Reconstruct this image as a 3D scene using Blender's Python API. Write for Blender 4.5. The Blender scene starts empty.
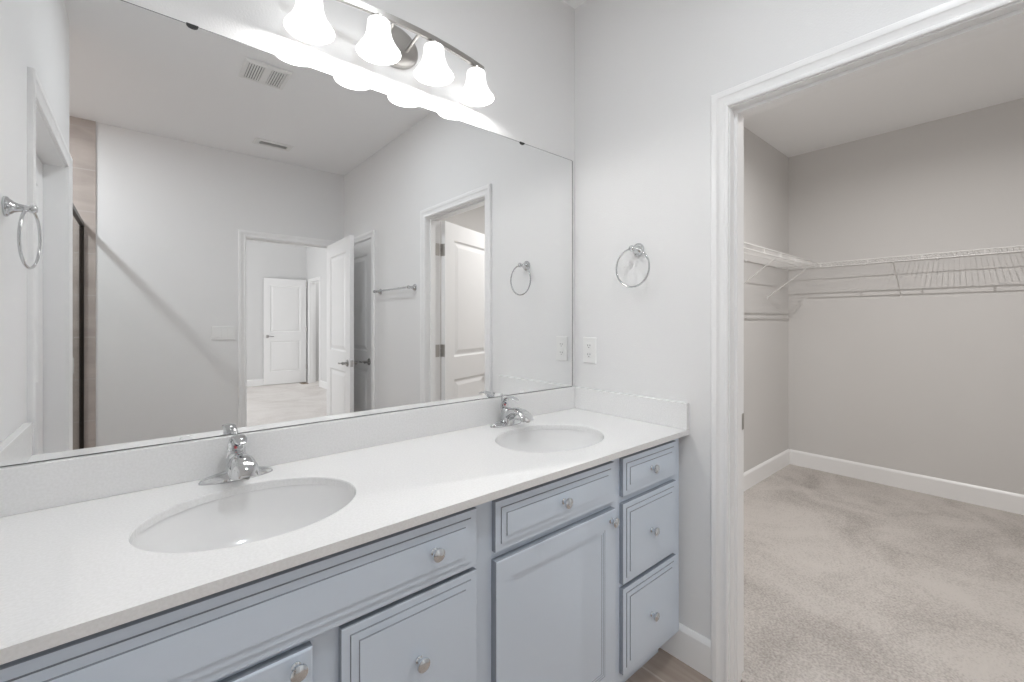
import bpy, bmesh, math, random
from mathutils import Vector, Matrix
from math import pi, sin, cos, radians as R

sc = bpy.context.scene
C = sc.collection
random.seed(4)

# ------------------------------------------------------------------ camera, world, exposure, large lights
cam_d = bpy.data.cameras.new('camera')
cam_d.sensor_width = 36.0
cam_d.lens = 36.0 * 436.75 / 1024.0
cam_d.shift_y = (322.1 - 341.0) / 1024.0
cam_d.clip_start = 0.02
cam = bpy.data.objects.new('camera', cam_d)
C.objects.link(cam)
cam.location = (-1.557, -1.3745, 1.2699)
cam.rotation_euler = (R(90), 0, R(49.618 - 90))
sc.camera = cam

world = bpy.data.worlds.new('world')
sc.world = world
world.use_nodes = True
world.node_tree.nodes['Background'].inputs[0].default_value = (1, 1, 1, 1)
world.node_tree.nodes['Background'].inputs[1].default_value = 0.3

sc.cycles.max_bounces = 24
sc.cycles.diffuse_bounces = 14
sc.cycles.glossy_bounces = 8

vs = sc.view_settings
vs.view_transform = 'Standard'
vs.look = 'None'
vs.exposure = 0.12
vs.gamma = 1.0
vs.use_curve_mapping = False

LIGHT_SHADE = 1.1        # emission of the frosted shades
LIGHT_BULB = 1.3         # bulb under each shade, watts
LIGHT_SHOWER = 20.0
LIGHT_CLOSET = 23.0
LIGHT_BEDROOM = 68.0
LIGHT_BATH_FILL = 9.0


def lamp(name, kind, loc, power, size=0.1, color=(1, 1, 1), rot=(0, 0, 0), parent=None, shape='DISK', size_y=None):
    d = bpy.data.lights.new(name, kind)
    d.energy = power
    d.color = color
    if kind == 'AREA':
        d.shape = shape
        d.size = size
        if size_y:
            d.size_y = size_y
    else:
        d.shadow_soft_size = size
    o = bpy.data.objects.new(name, d)
    C.objects.link(o)
    o.location = loc
    o.rotation_euler = rot
    if parent:
        o.parent = parent
    return o


# daylight filling the bedroom beyond the far doorway
lamp('bedroom_daylight', 'AREA', (-3.2, -6.1, 1.55), LIGHT_BEDROOM, 2.0, (.97, .985, 1.0), rot=(0, R(-90), 0), shape='RECTANGLE', size_y=2.2)

# ------------------------------------------------------------------ helpers


def nn(nt, t, **kw):
    n = nt.nodes.new(t)
    for k, v in kw.items():
        setattr(n, k, v)
    return n


def mat(name, color=(.8, .8, .8), rough=.5, metal=0.0, bump=None, spec=None, coat=0.0, emit=None, estr=0.0):
    """bump = (scale, strength, distance)"""
    m = bpy.data.materials.new(name)
    m.use_nodes = True
    nt = m.node_tree
    b = nt.nodes['Principled BSDF']
    b.inputs['Base Color'].default_value = (*color, 1)
    b.inputs['Roughness'].default_value = rough
    b.inputs['Metallic'].default_value = metal
    if spec is not None:
        b.inputs['Specular IOR Level'].default_value = spec
    if coat:
        b.inputs['Coat Weight'].default_value = coat
        b.inputs['Coat Roughness'].default_value = 0.08
    if emit:
        b.inputs['Emission Color'].default_value = (*emit, 1)
        b.inputs['Emission Strength'].default_value = estr
    if bump:
        tc = nn(nt, 'ShaderNodeTexCoord')
        no = nn(nt, 'ShaderNodeTexNoise')
        no.inputs['Scale'].default_value = bump[0]
        no.inputs['Detail'].default_value = 3
        bp = nn(nt, 'ShaderNodeBump')
        bp.inputs['Strength'].default_value = bump[1]
        bp.inputs['Distance'].default_value = bump[2]
        nt.links.new(tc.outputs['Object'], no.inputs['Vector'])
        nt.links.new(no.outputs['Fac'], bp.inputs['Height'])
        nt.links.new(bp.outputs['Normal'], b.inputs['Normal'])
    return m


def color_noise(m, c1, c2, scale, detail=4, stretch=(1, 1, 1), lo=.35, hi=.65):
    nt = m.node_tree
    b = nt.nodes['Principled BSDF']
    tc = nn(nt, 'ShaderNodeTexCoord')
    mp = nn(nt, 'ShaderNodeMapping')
    mp.inputs['Scale'].default_value = stretch
    no = nn(nt, 'ShaderNodeTexNoise')
    no.inputs['Scale'].default_value = scale
    no.inputs['Detail'].default_value = detail
    cr = nn(nt, 'ShaderNodeValToRGB')
    cr.color_ramp.elements[0].position = lo
    cr.color_ramp.elements[1].position = hi
    cr.color_ramp.elements[0].color = (*c1, 1)
    cr.color_ramp.elements[1].color = (*c2, 1)
    nt.links.new(tc.outputs['Object'], mp.inputs['Vector'])
    nt.links.new(mp.outputs['Vector'], no.inputs['Vector'])
    nt.links.new(no.outputs['Fac'], cr.inputs['Fac'])
    nt.links.new(cr.outputs['Color'], b.inputs['Base Color'])
    return cr


def tile_mat(name, c1, c2, grout, tw, th, swap, rough=.35, offset=.5, mortar=.004, streak=(1, 8), shift=(0, 0)):
    """swap: which object axes feed the brick's u,v, e.g. 'xz'."""
    m = bpy.data.materials.new(name)
    m.use_nodes = True
    nt = m.node_tree
    b = nt.nodes['Principled BSDF']
    b.inputs['Roughness'].default_value = rough
    tc = nn(nt, 'ShaderNodeTexCoord')
    sx = nn(nt, 'ShaderNodeSeparateXYZ')
    cx = nn(nt, 'ShaderNodeCombineXYZ')
    nt.links.new(tc.outputs['Object'], sx.inputs[0])
    ax = {'x': 0, 'y': 1, 'z': 2}
    for k in (0, 1):
        a = nn(nt, 'ShaderNodeMath', operation='ADD')
        a.inputs[1].default_value = shift[k]
        nt.links.new(sx.outputs[ax[swap[k]]], a.inputs[0])
        nt.links.new(a.outputs[0], cx.inputs[k])
    br = nn(nt, 'ShaderNodeTexBrick')
    br.offset = offset
    br.inputs['Scale'].default_value = 1.0
    br.inputs['Brick Width'].default_value = tw
    br.inputs['Row Height'].default_value = th
    br.inputs['Mortar Size'].default_value = mortar
    br.inputs['Mortar Smooth'].default_value = .1
    br.inputs['Bias'].default_value = 0
    br.inputs['Mortar'].default_value = (*grout, 1)
    mp = nn(nt, 'ShaderNodeMapping')
    mp.inputs['Scale'].default_value = (streak[0], streak[1], 1)
    no = nn(nt, 'ShaderNodeTexNoise')
    no.inputs['Scale'].default_value = 2.2
    no.inputs['Detail'].default_value = 7
    no.inputs['Distortion'].default_value = .6
    cr = nn(nt, 'ShaderNodeValToRGB')
    cr.color_ramp.elements[0].position = .3
    cr.color_ramp.elements[1].position = .7
    cr.color_ramp.elements[0].color = (*c1, 1)
    cr.color_ramp.elements[1].color = (*c2, 1)
    nt.links.new(cx.outputs[0], mp.inputs['Vector'])
    nt.links.new(mp.outputs['Vector'], no.inputs['Vector'])
    nt.links.new(no.outputs['Fac'], cr.inputs['Fac'])
    nt.links.new(cx.outputs[0], br.inputs['Vector'])
    nt.links.new(cr.outputs['Color'], br.inputs['Color1'])
    nt.links.new(cr.outputs['Color'], br.inputs['Color2'])
    nt.links.new(br.outputs['Color'], b.inputs['Base Color'])
    bp = nn(nt, 'ShaderNodeBump', invert=True)
    bp.inputs['Strength'].default_value = .3
    bp.inputs['Distance'].default_value = .002
    nt.links.new(br.outputs['Fac'], bp.inputs['Height'])
    nt.links.new(bp.outputs['Normal'], b.inputs['Normal'])
    return m


def glass_mat(name):
    m = bpy.data.materials.new(name)
    m.use_nodes = True
    nt = m.node_tree
    nt.nodes.clear()
    out = nn(nt, 'ShaderNodeOutputMaterial')
    mx = nn(nt, 'ShaderNodeMixShader')
    tr = nn(nt, 'ShaderNodeBsdfTransparent')
    tr.inputs[0].default_value = (.95, .96, .955, 1)
    gl = nn(nt, 'ShaderNodeBsdfGlossy')
    gl.inputs['Roughness'].default_value = 0.0
    mx.inputs[0].default_value = .07
    nt.links.new(tr.outputs[0], mx.inputs[1])
    nt.links.new(gl.outputs[0], mx.inputs[2])
    nt.links.new(mx.outputs[0], out.inputs[0])
    return m


M = {}
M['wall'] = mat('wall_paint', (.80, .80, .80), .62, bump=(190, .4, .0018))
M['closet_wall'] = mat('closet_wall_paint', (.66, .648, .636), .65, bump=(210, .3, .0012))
M['ceiling'] = mat('ceiling_paint', (.90, .905, .91), .75, bump=(90, .3, .002))
M['trim'] = mat('white_trim_paint', (.88, .88, .88), .32)
M['door'] = mat('white_door_paint', (.87, .87, .87), .3)
M['blue'] = mat('pale_blue_grey_cabinet_paint', (.675, .755, .855), .38)
M['glaze_and_shade'] = mat('slate_glaze_and_gap_shade', (.30, .335, .385), .5)
M['bedroom_wall'] = mat('bedroom_wall_paint', (.70, .70, .70), .6)
M['dark'] = mat('dark_gap', (.04, .045, .05), .6)
M['quartz'] = mat('white_quartz', (.80, .80, .79), .22)
color_noise(M['quartz'], (.80, .80, .795), (.85, .85, .85), 200, 2)
M['ceramic'] = mat('white_ceramic', (.86, .86, .86), .12, coat=.3)
M['knob'] = mat('polished_knob', (.70, .74, .78), .16, 1.0)
M['lever'] = mat('satin_lever', (.42, .41, .40), .22, 1.0)
M['chrome'] = mat('chrome', (.66, .67, .68), .06, 1.0)
M['nickel'] = mat('brushed_nickel', (.50, .485, .465), .28, 1.0)
M['mirror'] = mat('mirror_silver', (.90, .905, .905), 0.0, 1.0)
M['mirror_edge'] = mat('mirror_edge', (.12, .125, .12), .3, .5)
M['shade'] = mat('frosted_glass_shade', (.9, .9, .9), .4, emit=(1.0, .992, .98), estr=LIGHT_SHADE)
M['bulb'] = mat('glowing_bulb', (1, 1, 1), .4, emit=(1.0, .97, .92), estr=14)
M['lens'] = mat('downlight_lens', (1, 1, 1), .4, emit=(1.0, .97, .93), estr=5)
M['plastic'] = mat('white_plastic', (.83, .83, .82), .35)
M['slot'] = mat('dark_slot', (.05, .05, .05), .6)
M['grille_slot'] = mat('grey_vent_cavity', (.16, .16, .16), .7)
M['wire'] = mat('white_vinyl_wire', (.74, .73, .72), .35)
M['bronze'] = mat('dark_bronze_metal', (.035, .028, .024), .35, .7)
M['red'] = mat('red_dot', (.55, .10, .12), .4)
M['blue_dot'] = mat('blue_dot', (.04, .05, .10), .4)
M['steel'] = mat('satin_steel', (.55, .54, .52), .3, 1.0)
M['black'] = mat('black_plastic', (.02, .02, .02), .4)
M['clear'] = mat('clear_plastic', (.85, .86, .86), .15)
M['glass'] = glass_mat('clear_shower_glass')
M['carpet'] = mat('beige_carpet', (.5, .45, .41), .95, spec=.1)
M['tile_back'] = tile_mat('taupe_tile_back', (.40, .35, .32), (.52, .465, .43), (.50, .46, .44), .61, .305, 'xz', streak=(1.3, 4), shift=(.2, .06))
M['tile_side'] = tile_mat('taupe_tile_side', (.40, .35, .32), (.52, .465, .43), (.50, .46, .44), .61, .305, 'yz', streak=(1.3, 4), shift=(.2, .06))
M['floor_tile'] = tile_mat('wood_look_floor_tile', (.36, .285, .235), (.46, .385, .33), (.54, .48, .43), .61, .152, 'yx', rough=.4, offset=.33, mortar=.004, streak=(1.2, 16), shift=(.1, .148))


def carpet_nodes(m, c1, c2):
    nt = m.node_tree
    b = nt.nodes['Principled BSDF']
    tc = nn(nt, 'ShaderNodeTexCoord')
    big = nn(nt, 'ShaderNodeTexNoise')
    big.inputs['Scale'].default_value = 1.9
    big.inputs['Detail'].default_value = 6
    big.inputs['Roughness'].default_value = .6
    big.inputs['Distortion'].default_value = .9
    fine = nn(nt, 'ShaderNodeTexNoise')
    fine.inputs['Scale'].default_value = 120
    fine.inputs['Detail'].default_value = 3
    add = nn(nt, 'ShaderNodeMath', operation='MULTIPLY_ADD')
    add.inputs[1].default_value = .8
    cr = nn(nt, 'ShaderNodeValToRGB')
    cr.color_ramp.elements[0].position = .66
    cr.color_ramp.elements[1].position = 1.0
    cr.color_ramp.elements[0].color = (*c1, 1)
    cr.color_ramp.elements[1].color = (*c2, 1)
    bp = nn(nt, 'ShaderNodeBump')
    bp.inputs['Strength'].default_value = .9
    bp.inputs['Distance'].default_value = .008
    L = nt.links.new
    L(tc.outputs['Object'], big.inputs['Vector'])
    L(tc.outputs['Object'], fine.inputs['Vector'])
    L(fine.outputs['Fac'], add.inputs[0])
    L(big.outputs['Fac'], add.inputs[2])
    L(add.outputs[0], cr.inputs['Fac'])
    L(cr.outputs['Color'], b.inputs['Base Color'])
    L(fine.outputs['Fac'], bp.inputs['Height'])
    L(bp.outputs['Normal'], b.inputs['Normal'])


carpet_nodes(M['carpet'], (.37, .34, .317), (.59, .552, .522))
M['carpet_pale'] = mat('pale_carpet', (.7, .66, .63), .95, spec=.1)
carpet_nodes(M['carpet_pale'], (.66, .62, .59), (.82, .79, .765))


class MB:
    """collects shapes; build() links them as ONE mesh object"""

    def __init__(self):
        self.bm = bmesh.new()

    def box(self, x0, x1, y0, y1, z0, z1, bevel=0, seg=1, mtx=None):
        bm = bmesh.new()
        vs_ = [bm.verts.new((x, y, z)) for x in (x0, x1) for y in (y0, y1) for z in (z0, z1)]
        for f in ((0, 1, 3, 2), (4, 6, 7, 5), (0, 4, 5, 1), (2, 3, 7, 6), (0, 2, 6, 4), (1, 5, 7, 3)):
            bm.faces.new([vs_[i] for i in f])
        bmesh.ops.recalc_face_normals(bm, faces=bm.faces)
        if bevel:
            bmesh.ops.bevel(bm, geom=list(bm.edges), offset=bevel, segments=seg, affect='EDGES', profile=.5)
        self._merge(bm, mtx)
        return self

    def _merge(self, bm, mtx=None):
        if mtx is not None:
            bmesh.ops.transform(bm, matrix=mtx, verts=bm.verts)
        me = bpy.data.meshes.new('t')
        bm.to_mesh(me)
        bm.free()
        self.bm.from_mesh(me)
        bpy.data.meshes.remove(me)

    def loops(self, rings, cap0=True, cap1=True, close=True, mtx=None):
        """rings: list of point lists of equal length, bridged in order"""
        bm = bmesh.new()
        vr = [[bm.verts.new(p) for p in r] for r in rings]
        n = len(vr[0])
        for a, b in zip(vr, vr[1:]):
            for i in range(n if close else n - 1):
                j = (i + 1) % n
                try:
                    bm.faces.new((a[i], a[j], b[j], b[i]))
                except ValueError:
                    pass
        if cap0:
            bm.faces.new(list(reversed(vr[0])))
        if cap1:
            bm.faces.new(vr[-1])
        bmesh.ops.recalc_face_normals(bm, faces=bm.faces)
        self._merge(bm, mtx)
        return self

    def lathe(self, prof, n=24, mtx=None, cap0=True, cap1=True):
        """prof: list of (r, z)"""
        rings = [[(max(r, 1e-4) * cos(2 * pi * i / n), max(r, 1e-4) * sin(2 * pi * i / n), z) for i in range(n)] for r, z in prof]
        return self.loops(rings, cap0, cap1, True, mtx)

    def tube(self, pts, rad, n=8, closed=False, mtx=None, flat=1.0):
        """rad: number or list; flat: second axis scale"""
        P = [Vector(p) for p in pts]
        k = len(P)
        if not hasattr(rad, '__len__'):
            rad = [rad] * k
        rings = []
        up = None
        for i in range(k):
            if closed:
                t = (P[(i + 1) % k] - P[i - 1]).normalized()
            else:
                t = (P[min(i + 1, k - 1)] - P[max(i - 1, 0)]).normalized()
            if up is None:
                up = Vector((0, 0, 1)) if abs(t.z) < .9 else Vector((0, 1, 0))
            s = t.cross(up).normalized()
            u = s.cross(t).normalized()
            up = u
            rings.append([tuple(P[i] + s * (rad[i] * cos(2 * pi * j / n)) + u * (rad[i] * flat * sin(2 * pi * j / n))) for j in range(n)])
        if closed:
            rings.append(rings[0])
            return self.loops(rings, False, False, True, mtx)
        return self.loops(rings, True, True, True, mtx)

    def build(self, name, m, parent=None, smooth=False, angle=35, loc=None, rotz=0):
        bmesh.ops.remove_doubles(self.bm, verts=self.bm.verts, dist=1e-6)
        me = bpy.data.meshes.new(name)
        self.bm.to_mesh(me)
        self.bm.free()
        me.materials.append(m)
        if smooth:
            for p in me.polygons:
                p.use_smooth = True
            me.set_sharp_from_angle(angle=R(angle))
        o = bpy.data.objects.new(name, me)
        C.objects.link(o)
        if parent:
            o.parent = parent
        if loc:
            o.location = loc
        o.rotation_euler = (0, 0, rotz)
        return o


def tag(o, label, cat, group=None):
    o['label'] = label
    o['category'] = cat
    if group:
        o['group'] = group
    return o


def thing(name, label, cat, loc=(0, 0, 0), rotz=0, group=None):
    o = bpy.data.objects.new(name, None)
    o.empty_display_size = .05
    C.objects.link(o)
    o.location = loc
    o.rotation_euler = (0, 0, rotz)
    return tag(o, label, cat, group)


def struct(o):
    o['kind'] = 'structure'
    return o


def copy_tree(o, parent=None):
    c = o.copy()
    C.objects.link(c)
    if parent:
        c.parent = parent
    for ch in list(o.children):
        copy_tree(ch, c)
    return c


# ------------------------------------------------------------------ room dimensions
ZC = 2.743
T = .11
XL = -1.824          # left wall face
YB = -3.072          # back wall face
YLE = -1.69          # end of the left wall
XS = -2.75           # shower's far side
XC = 2.86            # closet far wall
YC = -2.25           # closet near wall
HD = 2.012           # door opening height
CL = (-1.418, -.712)  # closet opening (y)
LN = (-2.98, -2.375)  # linen opening (y)
TL = (-1.565, -.70)    # toilet room opening (y)
BK = (-.850, -.135)   # bedroom opening (x)

# ------------------------------------------------------------------ setting


def wall_y(name, x0, x1, y0, y1, z1, op, m):
    """wall along x with openings op = [(x0, x1, height)]"""
    b = MB()
    xs = x0
    for a, c, h in sorted(op):
        b.box(xs, a, y0, y1, 0, z1)
        b.box(a, c, y0, y1, h, z1)
        xs = c
    b.box(xs, x1, y0, y1, 0, z1)
    return struct(b.build(name, m))


def wall_x(name, x0, x1, y0, y1, z1, op, m):
    b = MB()
    ys = y0
    for a, c, h in sorted(op):
        b.box(x0, x1, ys, a, 0, z1)
        b.box(x0, x1, a, c, h, z1)
        ys = c
    b.box(x0, x1, ys, y1, 0, z1)
    return struct(b.build(name, m))


wall_y('wall_vanity', XL - T, T, 0, T, ZC, [], M['wall'])
wall_x('wall_right', 0, T / 2, YB, 0, ZC, [(CL[0] - .02, CL[1] + .02, HD + .02), (LN[0] - .02, LN[1] + .02, HD + .02)], M['wall'])
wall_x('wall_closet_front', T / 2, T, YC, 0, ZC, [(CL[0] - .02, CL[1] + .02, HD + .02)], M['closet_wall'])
wall_x('wall_left', XL - T, XL, YLE, 0, ZC, [(TL[0] - .02, TL[1] + .02, HD + .006)], M['wall'])
wall_y('wall_back', XS - T, T / 2, YB - T, YB, 3.05, [(BK[0] - .02, BK[1] + .02, HD + .02)], M['wall'])
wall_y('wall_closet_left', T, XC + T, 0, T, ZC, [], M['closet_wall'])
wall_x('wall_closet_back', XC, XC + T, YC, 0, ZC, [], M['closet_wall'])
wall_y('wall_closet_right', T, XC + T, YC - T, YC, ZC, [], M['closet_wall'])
wall_y('wall_shower_near', XS - T, XL - T, YLE, YLE + T, ZC, [], M['wall'])
wall_x('wall_shower_left', XS - T, XS, YB, YLE, ZC, [], M['wall'])
struct(MB().box(XS, -1.808, YB, YB + .010, 0, ZC).build('wall_shower_tile', M['tile_back']))
struct(MB().box(XS, XS + .010, YB + .01, YLE, 0, ZC).build('wall_shower_tile_left', M['tile_side']))
struct(MB().box(XS + .01, XL - .03, YLE - .010, YLE, 0, ZC).build('wall_shower_tile_near', M['tile_back']))
struct(MB().box(XS - T, XC + T, YB, T, ZC, ZC + .08).build('ceiling', M['ceiling']))
struct(MB().box(XS - T, .06, YB - .06, T, -.06, 0).build('floor', M['floor_tile']))
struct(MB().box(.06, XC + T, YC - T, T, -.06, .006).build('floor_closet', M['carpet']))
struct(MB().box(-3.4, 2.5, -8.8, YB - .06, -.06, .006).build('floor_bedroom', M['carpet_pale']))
# linen closet void behind its door
struct(MB().box(T / 2 + .35, T / 2 + .4, YB, -2.25 - T, 0, ZC).build('wall_linen_back', M['wall']))
# bedroom shell
wall_y('wall_bedroom_far', -3.4, 2.5, -8.62, -8.51, 3.05, [], M['bedroom_wall'])
wall_x('wall_bedroom_right', 1.12, 1.23, -8.51, YB - T, 3.05, [(-8.29, -7.61, 2.12)], M['bedroom_wall'])
wall_x('wall_bedroom_left', -3.4, -3.29, -8.51, YB - T, 3.05, [], M['bedroom_wall'])
wall_x('wall_hall_far', 2.3, 2.4, -8.51, -6.5, 3.05, [], M['wall'])
wall_y('wall_hall_side', 1.23, 2.3, -6.6, -6.5, 3.05, [], M['wall'])
wall_y('wall_bedroom_near', T / 2, 1.12, YB - T, YB - T + .05, 3.05, [], M['bedroom_wall'])
struct(MB().box(-3.4, 2.5, -8.62, YB - T, 3.05, 3.13).build('ceiling_bedroom', M['ceiling']))

# ---- trim: casing + jamb around an opening


def casing_profile(w=.057):
    return [(0, 0), (0, .009), (.004, .011), (.010, .011), (.013, .0085), (.020, .009), (.032, .0125), (.036, .016), (.046, .0175), (.053, .017), (w, .013), (w, 0)]


def casing(mb, fn, a0, a1, h, w=.057, rev=.005):
    """fn(a, z, t) -> point; opening a0..a1, height h"""
    a0 -= rev
    a1 += rev
    h += rev
    rings = [[], [], [], []]
    for d, t in casing_profile(w):
        rings[0].append(fn(a0 - d, .0, t))
        rings[1].append(fn(a0 - d, h + d, t))
        rings[2].append(fn(a1 + d, h + d, t))
        rings[3].append(fn(a1 + d, .0, t))
    mb.loops(rings, True, True, True)


def fy(sgn, face):      # trim on a wall of constant y
    return lambda a, z, t: (a, face + sgn * t, z)


def fx(sgn, face):      # trim on a wall of constant x
    return lambda a, z, t: (face + sgn * t, a, z)


def door_trim(name, axis, face, depth, a0, a1, h, stop_at, both=True, sgn=-1, stops=True):
    """face: room-side wall face, wall goes from face to face - sgn*depth"""
    F = fx if axis == 'x' else fy
    b = MB()
    casing(b, F(sgn, face), a0, a1, h)
    if both:
        casing(b, F(-sgn, face - sgn * depth), a0, a1, h)
    o = struct(b.build(name, M['trim'], smooth=True, angle=25))
    j = MB()
    e = .018
    lo, hi = sorted((face, face - sgn * depth))

    def bx(mb, A0, A1, p0, p1, z0, z1):
        if axis == 'x':
            mb.box(p0, p1, A0, A1, z0, z1)
        else:
            mb.box(A0, A1, p0, p1, z0, z1)
    bx(j, a0 - e, a0, lo, hi, 0, h)
    bx(j, a1, a1 + e, lo, hi, 0, h)
    bx(j, a0 - e, a1 + e, lo, hi, h, h + e)
    j.build('jamb', M['trim'], o)
    if not stops:
        return o
    s = MB()
    p0, p1 = sorted(stop_at)
    bx(s, a0, a0 + .011, p0, p1, 0, h - .011)
    bx(s, a1 - .011, a1, p0, p1, 0, h - .011)
    bx(s, a0, a1, p0, p1, h - .011, h)
    s.build('door_stop', M['trim'], o)
    return o


t1 = door_trim('trim_1', 'x', 0, T, CL[0], CL[1], HD, (.03, .066))
MB().box(.072, .1105, CL[1] - .0015, CL[1] + .001, .882, .940, .0005).build('strike_plate', M['steel'], t1)
t2 = door_trim('trim_2', 'x', 0, T / 2, LN[0], LN[1], HD, (.040, .053), both=False)
t3 = door_trim('trim_3', 'x', XL, T, TL[0], TL[1], HD - .014, (XL - .066, XL - .035), both=False, sgn=1, stops=False)
t4 = door_trim('trim_4', 'y', YB, T, BK[0], BK[1], HD, (YB - .075, YB - .045), sgn=1)
MB().box(BK[0] - .0008, BK[0] + .0015, YB - .04, YB - .005, .90, .96).build('strike_plate', M['steel'], t4)
t5 = door_trim('trim_5', 'x', 1.12, T, -8.27, -7.63, 2.10, (1.16, 1.19), sgn=-1)

# ---- baseboards


def base_prof(h=.130, t=.014):
    return [(0, 0), (t, 0), (t, h - .018), (t - .003, h - .010), (t - .007, h - .004), (t - .010, h), (0, h)]


def baseboard(name, p0, p1, nrm):
    p0, p1, nrm = Vector(p0), Vector(p1), Vector(nrm)
    b = MB()
    rings = []
    for p in (p0, p1):
        rings.append([tuple(p + nrm * t + Vector((0, 0, z))) for t, z in base_prof()])
    b.loops(rings)
    return struct(b.build(name, M['trim']))


baseboard('baseboard_right', (0, -.450, 0), (0, CL[1] + .062, 0), (-1, 0, 0))
baseboard('baseboard_right_far', (0, CL[0] - .062, 0), (0, LN[1] + .062, 0), (-1, 0, 0))
baseboard('baseboard_back', (-1.80, YB, 0), (BK[0] - .062, YB, 0), (0, 1, 0))
baseboard('baseboard_closet_left', (T, 0, .006), (XC, 0, .006), (0, -1, 0))
baseboard('baseboard_closet_back', (XC, -.014, .006), (XC, YC + .014, .006), (-1, 0, 0))
baseboard('baseboard_closet_right', (T, YC, .006), (XC - .014, YC, .006), (0, 1, 0))
baseboard('baseboard_bedroom_far', (-3.29, -8.51, .006), (1.12, -8.51, .006), (0, 1, 0))
baseboard('baseboard_bedroom_right', (1.12, -7.56, .006), (1.12, YB - T, .006), (-1, 0, 0))
baseboard('baseboard_hall', (2.3, -8.5, .006), (2.3, -6.6, .006), (-1, 0, 0))

# ------------------------------------------------------------------ doors


def door_leaf_mesh(w, h, t=.035):
    """leaf in x 0..w, y -t/2..t/2, z 0..h, two moulded panels on both faces"""
    b = MB()
    s = .115
    zs = [0, .235, .235 + .59, .235 + .59 + .17, h - .125, h]
    if h > 2.1:
        zs = [0, .25, .25 + .62, .25 + .62 + .18, h - .14, h]
    xs = [0, s, w - s, w]
    bm = bmesh.new()
    for side in (-1, 1):
        y = side * t / 2
        for i in range(3):
            for k in range(5):
                x0, x1, z0, z1 = xs[i], xs[i + 1], zs[k], zs[k + 1]
                if i == 1 and k in (1, 3):
                    lp = [(0, 0), (.004, -.003), (.012, -.009), (.022, -.009), (.050, -.0015)]
                    prev = None
                    for d, dep in lp:
                        q = [bm.verts.new(p) for p in ((x0 + d, y + side * dep, z0 + d), (x1 - d, y + side * dep, z0 + d), (x1 - d, y + side * dep, z1 - d), (x0 + d, y + side * dep, z1 - d))]
                        if prev:
                            for a in range(4):
                                c = (a + 1) % 4
                                bm.faces.new((prev[a], prev[c], q[c], q[a]))
                        prev = q
                    bm.faces.new(prev)
                else:
                    bm.faces.new([bm.verts.new(p) for p in ((x0, y, z0), (x1, y, z0), (x1, y, z1), (x0, y, z1))])
    for (xa, za), (xb, zb) in (((0, 0), (w, 0)), ((w, 0), (w, h)), ((w, h), (0, h)), ((0, h), (0, 0))):
        bm.faces.new([bm.verts.new(p) for p in ((xa, -t / 2, za), (xb, -t / 2, zb), (xb, t / 2, zb), (xa, t / 2, za))])
    bmesh.ops.remove_doubles(bm, verts=bm.verts, dist=1e-5)
    bmesh.ops.recalc_face_normals(bm, faces=bm.faces)
    b._merge(bm)
    return b


def lever(side, toward, m):
    """lever handle at origin on a face whose outward normal is side*y; lever runs toward*x"""
    b = MB()
    rot = Matrix.Rotation(R(-90 * side), 4, 'X')
    b.lathe([(.0, 0), (.031, 0), (.031, .004), (.026, .009), (.012, .013), (.011, .032), (.013, .036), (.013, .046), (.008, .050), (.0, .050)], 20, rot)
    pts = []
    for i in range(8):
        f = i / 7
        pts.append((toward * (.002 + .108 * f), side * (.044 - .004 * sin(pi * f)), .004 * sin(2 * pi * f) - .003 * f))
    b.tube(pts, [.010, .0098, .009, .0085, .0085, .009, .0095, .006], 10, flat=.7)
    return b


def door(name, w, h, loc, ang, handles=True, hinges=(), hm='lever', knob_z=.915):
    """hinge edge at loc, leaf runs along angle ang"""
    o = struct(door_leaf_mesh(w, h).build(name, M['door'], loc=loc, rotz=ang))
    if handles:
        for s in (-1, 1):
            hd = lever(s, -1, M[hm]).build('door_handle', M[hm], o, smooth=True, angle=40)
            hd.location = (w - .062, s * .0175, knob_z - loc[2])
        MB().box(w - .001, w + .0012, -.0125, .0125, knob_z - loc[2] - .028, knob_z - loc[2] + .028).build('latch_plate', M['steel'], o)
    return o


# bedroom door, standing open into the bathroom
d1 = door('door_1', .695, 2.0, (-.152, YB + .012, .012), R(92.5))
# closet door, swung open into the closet
d2 = door('door_2', .70, 2.0, (.137, CL[0] + .008, .012), R(-22))
for z in (1.80, 1.06, .25):
    b = MB().box(-.0018, .0, -.0170, .0150, -.045, .045, .0004)
    for hz in (-.030, 0, .030):
        b.box(-.0028, -.0016, -.001 + (.006 if hz else -.005), .004 + (.006 if hz else -.005), hz - .0025, hz + .0025)
    hh = b.build('hinge', M['nickel'], d2)
    hh.location = (0, 0, z - .012)
    b = MB()
    for k in range(3):
        b.lathe([(.0055, -.045 + .031 * k), (.0055, -.045 + .031 * k + .028)], 12)
    kn = b.build('hinge_knuckle', M['nickel'], d2)
    kn.location = (-.007, -.0195, z - .012)
    hj = MB().box(.077, .1095, CL[0], CL[0] + .0016, z - .045, z + .045, .0004)
    for hz in (-.030, 0, .030):
        hj.box(.090 + (.006 if hz else -.004), .095 + (.006 if hz else -.004), CL[0] + .0014, CL[0] + .0026, z + hz - .0025, z + hz + .0025)
    hj.build('hinge_leaf', M['nickel'], t1)
# linen cupboard door, closed
d3 = door('door_3', LN[1] - LN[0] - .006, 1.998, (.0185, LN[0] + .003, .010), R(90))
# toilet room door, closed
d4 = door('door_4', TL[1] - TL[0] - .006, 1.984, (XL - .092, TL[0] + .003, .010), R(90), handles=False)
# door standing open along the far bedroom wall
d5 = door('door_5', .785, 2.135, (1.095, -8.44, .016), R(180 + 1.5), knob_z=.985)
for z in (2.06, 1.12, .34):
    hb = MB().lathe([(.009, -.05), (.009, .05)], 10).build('hinge', M['steel'], d5)
    hb.location = (.0, -.021, z - .016)

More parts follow.
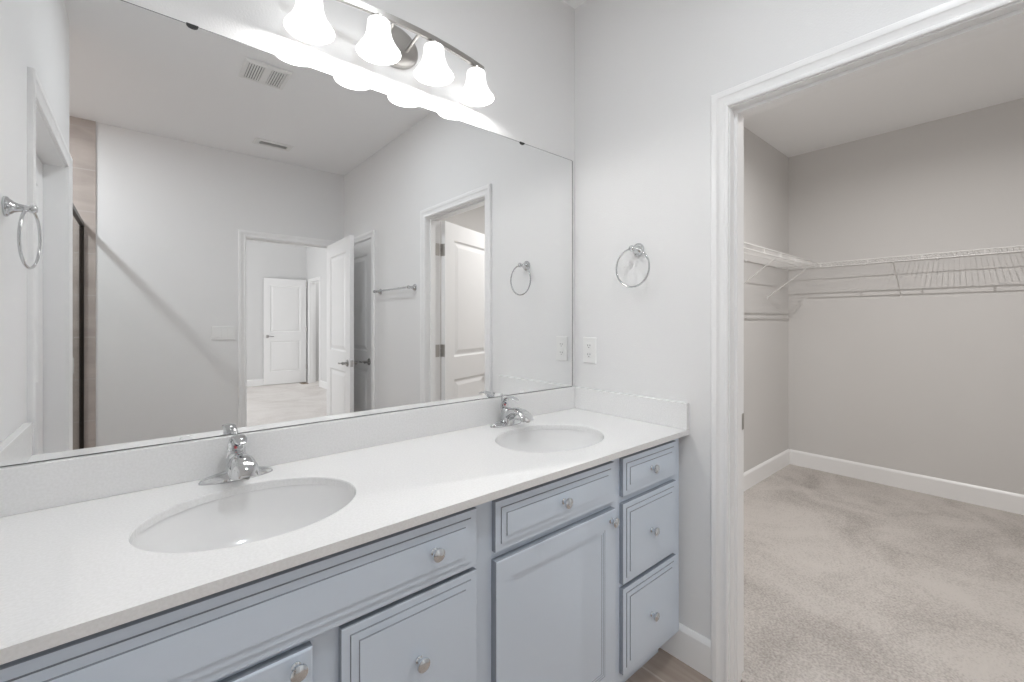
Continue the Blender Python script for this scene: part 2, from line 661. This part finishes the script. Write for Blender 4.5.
# ------------------------------------------------------------------ vanity
HC = .871
DC = .5651
van = thing('vanity_cabinet', 'long pale blue-grey vanity cabinet under the white countertop', 'cabinet', (0, 0, 0))
VX0, VX1 = -1.812, -.022
VF = -.533            # face frame
ct = MB()
ct.box(VX0, VX0 + .016, VF + .018, -.003, .0, HC - .020)
ct.box(VX1 - .016, VX1, VF + .018, -.003, .114, HC - .020)
ct.box(VX1 - .016, VX1, VF + .085, -.003, .0, .114)
ct.box(VX0 + .016, VX1 - .016, VF + .018, -.003, .114, .130)
ct.box(VX0 + .016, VX1 - .016, -.012, -.003, .130, HC - .020)
ct.build('carcass', M['blue'], van)
MB().box(VX0 + .016, VX1 - .016, VF + .075, VF + .090, 0, .114).build('toe_kick', M['blue'], van)
ff = MB()


def frame_box(x0, x1, z0, z1):
    ff.box(x0, x1, VF, VF + .018, z0, z1)


ff_top, ff_bot = HC - .020, .114
for x0, x1 in ((VX0, -1.755), (-1.335, -1.262), (-.972, -.893), (-.450, -.380), (-.080, VX1)):
    frame_box(x0, x1, ff_bot, ff_top)
for x0, x1 in ((-1.755, -1.335), (-1.262, -.972), (-.893, -.450), (-.380, -.080)):
    frame_box(x0, x1, .820, ff_top)
    frame_box(x0, x1, .680, .722)
    frame_box(x0, x1, ff_bot, .160)
for x0, x1 in ((-1.262, -.972), (-.380, -.080)):
    frame_box(x0, x1, .413, .445)
ff.build('face_frame', M['blue'], van)
MB().box(VX0 + .02, VX1 - .02, VF + .020, VF + .024, .135, HC - .03).build('cabinet_interior', M['dark'], van)


def front(x0, x1, z0, z1, style):
    """overlay front proud of the face frame, front faces -y"""
    if style == 'drawer':
        lp = [(0, 0), (0, .0125), (.0008, .0136), (.0022, .0140), (.0165, .0140), (.0177, .0139), (.0181, .0166), (.0325, .0166), (.0337, .0165), (.0341, .0190), (.0360, .0190)]
    else:
        lp = [(0, 0), (0, .0155), (.0012, .018), (.0035, .019), (.052, .019), (.0525, .0178), (.058, .0178), (.0585, .0166), (.064, .0166), (.0645, .0154), (.072, .0153)]
    rings = []
    for d, y in lp:
        rings.append([(x0 + d, VF - .0005 - y, z0 + d), (x1 - d, VF - .0005 - y, z0 + d), (x1 - d, VF - .0005 - y, z1 - d), (x0 + d, VF - .0005 - y, z1 - d)])
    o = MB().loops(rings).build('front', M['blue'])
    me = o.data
    me.materials.append(M['glaze_and_shade'])
    bands = [(0, .0005), (.0166, .0182), (.0326, .0342)] if style == 'drawer' else [(0, .0006), (.0518, .0526), (.0578, .0586), (.0638, .0646)]  # inner bands are glazed grooves; outermost band paints the shadow gap between fronts
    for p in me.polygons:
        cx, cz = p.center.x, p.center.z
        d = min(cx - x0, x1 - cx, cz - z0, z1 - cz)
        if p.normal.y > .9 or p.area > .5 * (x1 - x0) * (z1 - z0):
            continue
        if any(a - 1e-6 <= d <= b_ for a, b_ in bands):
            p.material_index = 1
    return o


knob_prof = [(.0, 0), (.0085, 0), (.0085, .002), (.0055, .005), (.005, .011), (.0070, .014), (.0130, .0165), (.0148, .0195), (.0142, .0225), (.0095, .025), (.0, .0258)]


def knob(parent, x, z):
    k = MB().lathe(knob_prof, 24, Matrix.Rotation(R(90), 4, 'X')).build('knob', M['knob'], parent, smooth=True, angle=40)
    k.location = (x, VF - .0193, z)
    return k


for nm, x0, x1, z0, z1, st, kn in (
        ('drawer', -.391, -.066, .714, .836, 'drawer', [(-.236, .776)]),
        ('drawer', -.391, -.066, .435, .692, 'drawer', [(-.236, .566)]),
        ('drawer', -.391, -.066, .148, .421, 'drawer', [(-.236, .280)]),
        ('false_drawer_front', -.906, -.437, .713, .836, 'drawer', [(-.671, .778)]),
        ('cabinet_door', -.908, -.437, .148, .694, 'door', [(-.461, .663)]),
        ('false_drawer_front', -1.770, -.961, .704, .837, 'drawer', [(-1.077, .778), (-1.654, .778)]),
        ('drawer', -1.272, -.961, .435, .695, 'drawer', [(-1.113, .564)]),
        ('drawer', -1.272, -.961, .148, .421, 'drawer', [(-1.113, .280)]),
        ('cabinet_door', -1.770, -1.323, .148, .692, 'door', [(-1.351, .671)])):
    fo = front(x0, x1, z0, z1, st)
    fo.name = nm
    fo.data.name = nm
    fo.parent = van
    for kx, kz in kn:
        knob(fo, kx, kz)

# ---- countertop with two oval cut-outs
SINKS = [(-1.367, -.303), (-.470, -.303)]
SA, SB = .207, .168
top = thing('countertop', 'long white speckled countertop with backsplash on the blue-grey vanity', 'countertop', (0, 0, HC))


def slab_with_holes():
    b = bmesh.new()
    N = 64
    x0, x1, y0, y1 = XL + .001, -.001, -DC, -.001
    th = .019
    xm = -.92
    cells = [(x0, xm, SINKS[0]), (xm, x1, SINKS[1])]
    for zt, tops in ((0, True), (-th, False)):
        for xa, xb, (cx, cy) in cells:
            inner, outer = [], []
            for i in range(N):
                a = 2 * pi * i / N
                inner.append((cx + SA * cos(a), cy + SB * sin(a)))
                dx, dy = cos(a), sin(a)
                ts = []
                if dx > 1e-9:
                    ts.append((xb - cx) / dx)
                if dx < -1e-9:
                    ts.append((xa - cx) / dx)
                if dy > 1e-9:
                    ts.append((y1 - cy) / dy)
                if dy < -1e-9:
                    ts.append((y0 - cy) / dy)
                t = min(ts)
                outer.append([cx + dx * t, cy + dy * t])
            for qx, qy in ((xa, y0), (xb, y0), (xa, y1), (xb, y1)):
                k = min(range(N), key=lambda i: (outer[i][0] - qx) ** 2 + (outer[i][1] - qy) ** 2)
                outer[k] = [qx, qy]
            vi = [b.verts.new((p[0], p[1], zt)) for p in inner]
            vo = [b.verts.new((p[0], p[1], zt)) for p in outer]
            for i in range(N):
                j = (i + 1) % N
                f = (vi[i], vo[i], vo[j], vi[j])
                b.faces.new(f if tops else f[::-1])
            if tops:
                r1 = [b.verts.new((cx + (SA - .0015) * cos(2 * pi * i / N), cy + (SB - .0015) * sin(2 * pi * i / N), -.003)) for i in range(N)]
                r2 = [b.verts.new((cx + (SA - .0015) * cos(2 * pi * i / N), cy + (SB - .0015) * sin(2 * pi * i / N), -th)) for i in range(N)]
                for i in range(N):
                    j = (i + 1) % N
                    b.faces.new((vi[i], vi[j], r1[j], r1[i]))
                    b.faces.new((r1[i], r1[j], r2[j], r2[i]))
    # outer rim
    for (ax, ay), (bx_, by) in (((x0, y0), (x1, y0)), ((x1, y0), (x1, y1)), ((x1, y1), (x0, y1)), ((x0, y1), (x0, y0))):
        b.faces.new([b.verts.new(p) for p in ((ax, ay, -th), (bx_, by, -th), (bx_, by, 0), (ax, ay, 0))])
    mb = MB()
    mb._merge(b)
    return mb


slab_with_holes().build('slab', M['quartz'], top)
MB().box(XL + .021, -.021, -.020, -.001, 0, .0988, .0015).build('backsplash', M['quartz'], top)
MB().box(-.0205, -.001, -DC + .001, -.001, 0, .0988, .0015).build('side_splash', M['quartz'], top)
MB().box(XL + .001, XL + .0205, -DC + .001, -.001, 0, .0988, .0015).build('side_splash', M['quartz'], top)

# ---- basins
N = 64


def basin(name, label, cx, cy):
    o = thing(name, label, 'sink', (cx, cy, HC - .020), 0, 'oval undermount sinks')
    rings = []
    prof = [(1.06, 0), (1.004, 0), (1.0, -.006), (.985, -.030), (.94, -.062), (.86, -.092), (.72, -.116), (.52, -.132), (.30, -.139), (.125, -.1415)]
    for s, z in prof:
        rings.append([(SA * s * cos(2 * pi * i / N), SB * s * sin(2 * pi * i / N) * (1 if s > .3 else 1 + (SA / SB - 1) * (.3 - s) / .175), z) for i in range(N)])
    outer = [[(p[0] * 1.03, p[1] * 1.03, p[2] - .012) for p in r] for r in reversed(rings[1:])]
    MB().loops(rings, False, True).build('bowl', M['ceramic'], o, smooth=True, angle=60)
    MB().lathe([(.0, -.1412), (.0265, -.1412), (.0265, -.139), (.022, -.1375), (.014, -.1385), (.012, -.135), (.0, -.1335)], 24).build('drain', M['chrome'], o, smooth=True, angle=40)
    return o


basin('sink_basin', 'white oval sink basin nearest the camera, left half of countertop', *SINKS[0])
basin('sink_basin', 'white oval sink basin near the closet doorway, right half of countertop', *SINKS[1])


# ---- faucets
def superell(cx, cy, z, a, bb, n=40, e=2.0):
    out = []
    for i in range(n):
        t = 2 * pi * i / n
        c, s = cos(t), sin(t)
        out.append((cx + a * math.copysign(abs(c) ** (2 / e), c), cy + bb * math.copysign(abs(s) ** (2 / e), s), z))
    return out


def faucet(label, x):
    o = thing('faucet', label, 'faucet', (x, -.066, HC + .0005), 0, 'chrome single-handle faucets')
    # deck plate with tapered wings
    b = MB()
    rings = []
    for z, a, w in ((0, .0815, .028), (.004, .0815, .028), (.009, .078, .0255), (.014, .066, .021), (.019, .045, .0175), (.022, .028, .015)):
        r = []
        for i in range(48):
            t = 2 * pi * i / 48
            c, s = cos(t), sin(t)
            px = a * c
            r.append((px, w * math.copysign(abs(s) ** .9, s) * (1 - .35 * abs(c) ** 3), z))
        rings.append(r)
    b.loops(rings)
    b.build('deck_plate', M['chrome'], o, smooth=True, angle=50)
    # conical body with low dome
    b = MB()
    b.lathe([(.0300, .003), (.0290, .012), (.0265, .025), (.0240, .040), (.0225, .052), (.0195, .060), (.012, .0655), (.0, .067)], 32)
    b.build('body', M['chrome'], o, smooth=True, angle=50)
    # arched spout, broad at the root and flared towards the mouth
    b = MB()
    sp = [(0.0044, 0.0300, 0.0220, 0.0259), (-0.0198, 0.0440, 0.0215, 0.0211), (-0.0440, 0.0560, 0.0207, 0.0162), (-0.0660, 0.0615, 0.0222, 0.0130), (-0.0858, 0.0600, 0.0248, 0.0117), (-0.1023, 0.0530, 0.0277, 0.0108), (-0.1133, 0.0425, 0.0299, 0.0103), (-0.1177, 0.0310, 0.0310, 0.0097)]
    rings = []
    for i, (y, z, a, h) in enumerate(sp):
        p0 = sp[max(i - 1, 0)]
        p1 = sp[min(i + 1, len(sp) - 1)]
        ty, tz = p1[0] - p0[0], p1[1] - p0[1]
        l = math.hypot(ty, tz)
        ny, nz = tz / l, -ty / l          # normal turned the same way along the whole arch
        rings.append([(a * cos(2 * pi * k / 24), y + ny * h * sin(2 * pi * k / 24), z + nz * h * sin(2 * pi * k / 24)) for k in range(24)])
    b.loops(rings)
    b.build('spout', M['chrome'], o, smooth=True, angle=60)
    ml = MB().lathe([(.0, 0), (.0085, 0), (.0085, .004), (.0, .004)], 18, Matrix.Translation((0, -.1177, .0330)) @ Matrix.Rotation(R(188), 4, 'X'))
    ml.build('aerator', M['steel'], o, smooth=True)
    # broad loop lever sweeping up behind the dome and forward over it
    b = MB()
    lv = [(0.0120, 0.0430, 0.0226, 0.0050), (0.0165, 0.0590, 0.0215, 0.0050), (0.0175, 0.0750, 0.0199, 0.0050), (0.0135, 0.0900, 0.0179, 0.0048), (0.0040, 0.1015, 0.0163, 0.0046), (-0.0110, 0.1080, 0.0158, 0.0044), (-0.0270, 0.1090, 0.0158, 0.0042), (-0.0420, 0.1060, 0.0152, 0.0038), (-0.0550, 0.1010, 0.0126, 0.0030), (-0.0600, 0.0985, 0.0084, 0.0022)]
    rings = []
    for i, (y, z, a, h) in enumerate(lv):
        p0 = lv[max(i - 1, 0)]
        p1 = lv[min(i + 1, len(lv) - 1)]
        ty, tz = p1[0] - p0[0], p1[1] - p0[1]
        l = math.hypot(ty, tz)
        ny, nz = tz / l, -ty / l
        rings.append([(a * cos(2 * pi * k / 24), y + ny * h * sin(2 * pi * k / 24), z + nz * h * sin(2 * pi * k / 24)) for k in range(24)])
    b.loops(rings)
    b.build('lever_handle', M['chrome'], o, smooth=True, angle=60)
    MB().lathe([(.0, 0), (.0034, 0), (.0034, .0010), (.0, .0014)], 14, Matrix.Translation((-.0022, .0100, .0755)) @ Matrix.Rotation(R(90), 4, 'X')).build('hot_dot', M['red'], o)
    MB().lathe([(.0, 0), (.0030, 0), (.0030, .0010), (.0, .0014)], 14, Matrix.Translation((.0006, .0095, .0812)) @ Matrix.Rotation(R(90), 4, 'X')).build('cold_dot', M['blue_dot'], o)
    b = MB()
    b.tube([(0, .0335, .004), (0, .0335, .106)], .0020, 8)
    b.lathe([(.0, .104), (.0040, .106), (.0048, .110), (.0040, .114), (.0, .116)], 14, Matrix.Translation((0, .0335, 0)))
    b.build('lift_rod', M['chrome'], o, smooth=True)
    return o


faucet('chrome single-handle faucet behind the oval sink nearest the camera', -1.368)
faucet('chrome single-handle faucet behind the sink near the closet doorway', -.468)

# ------------------------------------------------------------------ mirror
MX0, MX1, MZ0, MZ1 = -1.800, -.026, .9725, 2.021
mir = thing('wall_mirror', 'wide frameless wall mirror above the backsplash', 'mirror', ((MX0 + MX1) / 2, 0, MZ0))


def local(o, p):
    return Vector(p) - o.location


def lbox(mb, o, x0, x1, y0, y1, z0, z1, bev=0):
    l = o.location
    return mb.box(x0 - l.x, x1 - l.x, y0 - l.y, y1 - l.y, z0 - l.z, z1 - l.z, bev)


lbox(MB(), mir, MX0, MX1, -.0065, -.0012, MZ0, MZ1).build('mirror_glass', M['mirror'], mir)
b = MB()
lbox(b, mir, MX0 - .0008, MX1 + .0008, -.0062, -.0012, MZ1, MZ1 + .0018)
lbox(b, mir, MX0 - .0008, MX1 + .0008, -.0066, -.0012, MZ0 - .0022, MZ0)
lbox(b, mir, MX1, MX1 + .0035, -.0066, -.0012, MZ0, MZ1)
lbox(b, mir, MX0 - .0020, MX0, -.0066, -.0012, MZ0, MZ1)
b.build('ground_edge', M['mirror_edge'], mir)


def clip(x, z, up, m):
    b = MB()
    s = 1 if up else -1
    n = 14
    ring0 = [(x - .0125, 0, z + s * .0022), (x + .0125, 0, z + s * .0022)] + [(x + .0125 * cos(pi * i / n), 0, z - s * .0075 * sin(pi * i / n)) for i in range(n + 1)]
    rings = [[(px - mir.location.x, y, pz - MZ0) for px, _, pz in ring0] for y in (-.0012, -.0085, -.0095)]
    b.loops(rings)
    return b.build('mirror_clip', m, mir)


clip(-1.457, MZ1, True, M['black'])
clip(-.338, MZ1, True, M['black'])
clip(-1.470, MZ0 + .004, False, M['clear'])
clip(-.338, MZ0 + .004, False, M['clear'])

# ------------------------------------------------------------------ vanity light
LX = -.912
LZ = 2.205
vl = thing('vanity_light', 'brushed nickel four-light bar with bell shades above the mirror', 'wall light', (LX, 0, LZ))
b = MB()
rings = []
for y, s in ((-.0008, 1.0), (-.010, 1.0), (-.016, .96), (-.020, .88), (-.021, .80)):
    rings.append(superell(0, 0, 0, .088 * s, .068 * s, 48))
    rings[-1] = [(p[0], y, p[1] - .013) for p in rings[-1]]
b.loops(rings)
b.build('back_plate', M['nickel'], vl, smooth=True, angle=30)


def bar_y(dx):
    return -.109 + .038 * (dx / .325) ** 2


b = MB()
rings = []
for i in range(33):
    dx = -.325 + .65 * i / 32
    y = bar_y(dx)
    rings.append([(dx, y - .005, -.008), (dx, y + .005, -.008), (dx, y + .005, .010), (dx, y - .005, .010)])
b.loops(rings)
b.build('curved_bar', M['nickel'], vl)
for sx in (-1, 1):
    b = MB()
    b.tube([(sx * .040, -.018, -.020), (sx * .042, -.060, -.010), (sx * .044, bar_y(.044) + .004, .001)], .0055, 10)
    b.build('arm', M['nickel'], vl, smooth=True)
shade_prof = [(.016, .0955), (.029, .095), (.0325, .0925), (.0335, .086), (.0345, .073), (.0365, .058), (.0405, .043), (.047, .0285), (.056, .0145), (.0625, .005), (.0655, .000)]
for k in range(4):
    dx = (-.285, -.095, .095, .285)[k]
    y = bar_y(dx)
    b = MB()
    b.lathe([(.0, -.004), (.010, -.006), (.010, -.012), (.022, -.0155), (.022, -.0185), (.0, -.0185)], 20, Matrix.Translation((dx, y, 0)))
    b.build('socket_cup', M['nickel'], vl, smooth=True, angle=30)
    z0 = 2.086 - LZ
    outer = [(r, z) for r, z in shade_prof]
    inner = [(r - .003, z + (.001 if i else -.003)) for i, (r, z) in enumerate(shade_prof)]
    b = MB()
    b.lathe(outer + list(reversed(inner)), 40, Matrix.Translation((dx, y, z0)), True, True)
    sh = b.build('bell_shade', M['shade'], vl, smooth=True, angle=60)
    bl = MB().lathe([(.0, .020), (.011, .023), (.019, .032), (.021, .042), (.019, .052), (.013, .066), (.012, .088), (.0, .089)], 20, Matrix.Translation((dx, y, z0)))
    bl.build('bulb', M['bulb'], sh, smooth=True)
    lamp('bulb_glow', 'POINT', (dx, y, z0 + .012), LIGHT_BULB, .012, (1.0, .985, .965), parent=sh)


# ------------------------------------------------------------------ towel rings and bar
def towel_ring(label, loc, rotz, tilt=0.0):
    """wall plane at local y=0, room towards -y"""
    o = thing('towel_ring', label, 'towel ring', loc, rotz, 'chrome towel rings')
    b = MB()
    rot = Matrix.Rotation(R(90), 4, 'X')
    b.lathe([(.0, 0.0008), (.0255, .0008), (.0265, .004), (.0250, .008), (.0195, .011), (.0185, .014), (.014, .018), (.0105, .026), (.0088, .036), (.0088, .044), (.0112, .047), (.0122, .052), (.0105, .057), (.006, .060), (.0, .0605)], 28, rot)
    b.build('post', M['chrome'], o, smooth=True, angle=40)
    b = MB()
    n = 64
    rr = .077
    pts = [(rr * sin(2 * pi * i / n), -.048 + .004 * (1 - cos(2 * pi * i / n)) * .5 + tilt * sin(2 * pi * i / n) * rr, -rr - .001 + rr * cos(2 * pi * i / n)) for i in range(n)]
    b.tube(pts, .0036, 10, closed=True)
    b.build('ring', M['chrome'], o, smooth=True, angle=80)
    b = MB()
    b.lathe([(.0, -.016), (.0045, -.015), (.006, -.010), (.006, .010), (.0045, .015), (.0, .016)], 14, Matrix.Translation((0, -.0485, -.001)) @ Matrix.Rotation(R(90), 4, 'Y'))
    b.build('ring_collar', M['chrome'], o, smooth=True)
    return o


towel_ring('chrome towel ring on the wall between mirror and closet doorway', (0, -.347, 1.567), R(-90))
towel_ring('chrome towel ring on the left wall, seen only in the mirror', (XL, -.333, 1.567), R(90), .11)

tb = thing('towel_bar', 'chrome towel bar on the wall beyond the closet doorway, in the mirror', 'towel bar', (0, -1.885, 1.527), R(-90))
for sx in (-1, 1):
    b = MB()
    b.lathe([(.0, 0.0008), (.0255, .0008), (.0265, .004), (.0250, .008), (.0195, .011), (.0185, .014), (.014, .018), (.0105, .028), (.010, .044), (.0125, .048), (.0135, .055), (.0115, .064), (.006, .068), (.0, .0685)], 24, Matrix.Translation((sx * .305, 0, 0)) @ Matrix.Rotation(R(90), 4, 'X'))
    b.build('post', M['chrome'], tb, smooth=True, angle=40)
MB().tube([(-.305, -.056, 0), (.305, -.056, 0)], .0075, 14).build('bar', M['chrome'], tb, smooth=True)

# ------------------------------------------------------------------ outlet and switches
ol = thing('wall_outlet', 'white duplex outlet plate on right wall beside the mirror', 'outlet', (0, -.092, 1.142), R(-90))
b = MB()
lpz = [(.0, .0008), (.0, .003), (.0015, .0055), (.004, .0065)]
b.loops([[(sx * (.0365 - d), -y, sz * (.0590 - d)) for sx, sz in ((-1, -1), (1, -1), (1, 1), (-1, 1))] for d, y in lpz])
b.build('cover_plate', M['plastic'], ol)
rc = MB()
rc.box(-.0165, .0165, -.0085, -.0064, -.0335, .0335, .0012)
rec = rc.build('receptacle', M['plastic'], ol)
for z in (-.020, .020):
    MB().box(-.0075, -.0052, -.0092, -.0084, z - .002, z + .006).build('slot', M['slot'], rec)
    MB().box(.0052, .0075, -.0092, -.0084, z - .001, z + .006).build('slot', M['slot'], rec)
    MB().box(-.002, .002, -.0092, -.0084, z - .009, z - .0055).build('slot', M['slot'], rec)
MB().box(-.008, -.001, -.0095, -.0084, -.005, .005).build('test_button', M['plastic'], rec)
MB().box(.001, .008, -.0095, -.0084, -.005, .005).build('test_button', M['plastic'], rec)

sw = thing('light_switch', 'white wide three-switch plate left of the bedroom doorway, in the mirror', 'light switch', (-1.018, YB, 1.176), R(180))
b = MB()
b.loops([[(sx * (.0865 - d), -y, sz * (.0590 - d)) for sx, sz in ((-1, -1), (1, -1), (1, 1), (-1, 1))] for d, y in lpz])
b.build('cover_plate', M['plastic'], sw)
for k in (-1, 0, 1):
    b = MB()
    x = k * .046
    b.loops([[(x - .0165, -.0064, -.0335), (x + .0165, -.0064, -.0335), (x + .0165, -.0064, .0335), (x - .0165, -.0064, .0335)],
             [(x - .0155, -.0105, -.0325), (x + .0155, -.0105, -.0325), (x + .0155, -.0075, .0325), (x - .0155, -.0075, .0325)]])
    b.build('rocker', M['plastic'], sw)

# ------------------------------------------------------------------ ceiling vents
ef = thing('exhaust_fan', 'square white exhaust fan grille on the ceiling, in the mirror', 'ceiling vent', (-.995, -1.556, ZC))
b = MB()
h = .120
b.loops([[(sx * a, sy * a, z) for sx, sy in ((-1, -1), (1, -1), (1, 1), (-1, 1))] for a, z in ((h, -.0008), (h, -.008), (h - .010, -.016), (h - .024, -.018), (h - .026, -.012))], True, False)
b.build('frame', M['plastic'], ef)
MB().box(-h + .024, h - .024, -h + .024, h - .024, -.011, -.008).build('cavity', M['grille_slot'], ef)
b = MB()
n = 15
for i in range(n):
    x = -.088 + .176 * i / (n - 1)
    if abs(x) < .020:
        continue
    b.box(x - .0038, x + .0038, -h + .025, h - .025, -.0165, -.010)
b.box(-.018, .018, -h + .025, h - .025, -.0170, -.010)
b.build('louver_grille', M['plastic'], ef)

ar = thing('air_register', 'narrow white air register on the ceiling near the bedroom doorway, in the mirror', 'ceiling vent', (-.720, -2.675, ZC))
b = MB()
b.loops([[(sx * (.140 - d), sy * (.070 - d), z) for sx, sy in ((-1, -1), (1, -1), (1, 1), (-1, 1))] for d, z in ((0, -.0008), (0, -.004), (.006, -.009), (.040, -.009), (.042, -.002))], True, False)
b.build('frame', M['plastic'], ar)
MB().box(-.099, .099, -.029, .029, -.004, -.002).build('cavity', M['grille_slot'], ar)
b = MB()
for k in range(3):
    y = -.018 + .018 * k
    b.box(-.098, .098, -.0010, .0010, -.007, .007, mtx=Matrix.Translation((0, y, -.010)) @ Matrix.Rotation(R(50), 4, 'X'))
b.build('blades', M['plastic'], ar)

# ------------------------------------------------------------------ shower enclosure and its light
se = thing('shower_enclosure', 'dark framed clear glass shower screen by the taupe tile, in the mirror', 'shower screen', (-1.880, -2.38, 0))
MB().box(-.004, .004, -.660, .655, .085, 1.965).build('glass_panel', M['glass'], se)
MB().box(-.012, .012, -.680, .680, 1.962, 1.992, .002).build('top_rail', M['bronze'], se)
MB().box(-.012, .012, -.680, -.655, .085, 1.962, .002).build('wall_post', M['bronze'], se)
MB().box(-.012, .012, .655, .680, .085, 1.962, .002).build('wall_post', M['steel'], se)
MB().box(-.045, .045, -.680, .690, 0, .085, .004).build('curb', M['tile_side'], se)
b = MB()
b.tube([(.003, .20, .972), (.022, .20, .972), (.027, .20, .979), (.027, .20, 1.061), (.022, .20, 1.068), (.003, .20, 1.068)], .005, 8)
b.build('door_pull', M['steel'], se, smooth=True)


def disc_light(name, label, loc, r, m='plastic', power=10, size=.12, color=(1, .97, .93), spread=pi):
    o = thing(name, label, 'ceiling light', loc)
    MB().lathe([(.0, -.0008), (r, -.0008), (r, -.006), (r - .012, -.012), (r - .02, -.010), (.0, -.010)], 32).build('trim_ring', M[m], o, smooth=True, angle=30)
    MB().lathe([(.0, -.0105), (r - .021, -.0105), (r - .024, -.014), (.0, -.016)], 32).build('lens', M['lens'], o, smooth=True, angle=30)
    lamp('lamp', 'AREA', (0, 0, -.022), power, size, color, parent=o).data.spread = spread
    return o


disc_light('recessed_light', 'small round white recessed light in the ceiling over the shower', (-2.46, -2.30, ZC), .085, power=LIGHT_SHOWER, size=.13, color=(.91, .96, 1))
disc_light('ceiling_light', 'round white ceiling light inside the closet', (1.20, -1.05, ZC), .12, power=LIGHT_CLOSET, size=.012, color=(1, .985, .97), spread=R(166))
disc_light('recessed_light', 'small round white added fill light in the middle of the bathroom ceiling', (-.95, -1.19, ZC), .095, power=LIGHT_BATH_FILL, size=.14, color=(.91, .96, 1))  # fill lamp added out of the mirror's view to even out the room

disc_light('ceiling_light', 'round white added fill light in the hall beyond the far bedroom doorway', (1.75, -7.9, 3.05), .12, power=9, size=.2, color=(1, .99, .98))  # unseen lamp added to brighten the hall through its doorway

# ------------------------------------------------------------------ closet wire shelves


def wire_shelf(label, loc, rotz, length, lip0, lip1, braces, depth=.305):
    """local: wall at y=0, shelf towards -y, runs along +x from 0 to length"""
    o = thing('wire_shelf', label, 'wire shelf', loc, rotz, 'white wire closet shelves')
    b = MB()
    for y, r in ((-.006, .0034), (-depth * .50, .0030), (-depth + .001, .0036)):
        b.tube([(0, y, 0), (length, y, 0)], r, 6)
    n = int(length / .0254)
    for i in range(n + 1):
        x = .004 + i * .0254
        if x > length:
            break
        b.box(x - .0014, x + .0014, -depth, -.004, .0030, .0046)
    b.build('wire_deck', M['wire'], o, smooth=False)
    b = MB()
    b.tube([(lip0, -depth, .002), (lip1, -depth, .002)], .0038, 8)
    b.tube([(lip0, -depth, -.030), (lip1, -depth, -.030)], .0038, 8)
    x = lip0 + .003
    while x <= lip1:
        b.box(x - .004, x + .004, -depth - .003, -depth + .003, -.030, .002)
        x += .295
    b.build('front_lip', M['wire'], o)
    for x in braces:
        b = MB()
        b.tube([(x, -depth + .002, -.026), (x, -depth + .006, -.036), (x, -.004, -.262)], .0042, 8)
        b.box(x - .007, x + .007, -.006, -.0005, -.280, -.250, .001)
        b.build('brace', M['wire'], o)
    x = .12
    while x < length:
        b = MB()
        b.box(x - .007, x + .007, -.012, -.0005, -.010, .010, .002)
        b.build('wall_clip', M['wire'], o)
        x += .42
    return o


SZ = 1.735
wire_shelf('short white wire shelf on the closet wall just inside the doorway', (.55, 0, SZ), 0, 1.995, 0, 1.96, [1.12, 1.81])
wire_shelf('long white wire shelf across the far closet wall', (XC, 0, SZ), R(-90), 2.24, .318, 2.24, [.76, 1.75])

# ------------------------------------------------------------------ bedroom floor register
fr = thing('floor_register', 'small brown floor register by the far bedroom door, in the mirror', 'floor vent', (1.01, -8.28, .006), R(90))
b = MB()
b.box(-.11, .11, -.06, -.05, 0, .008)
b.box(-.11, .11, .05, .06, 0, .008)
b.box(-.11, -.10, -.05, .05, 0, .008)
b.box(.10, .11, -.05, .05, 0, .008)
b.build('frame', mat('brown_metal', (.28, .22, .16), .5, .3), fr)
b = MB()
for k in range(9):
    x = -.088 + .022 * k
    b.box(x - .005, x + .005, -.05, .05, .001, .006)
b.build('slats', mat('brown_slats', (.34, .27, .20), .5, .3), fr)
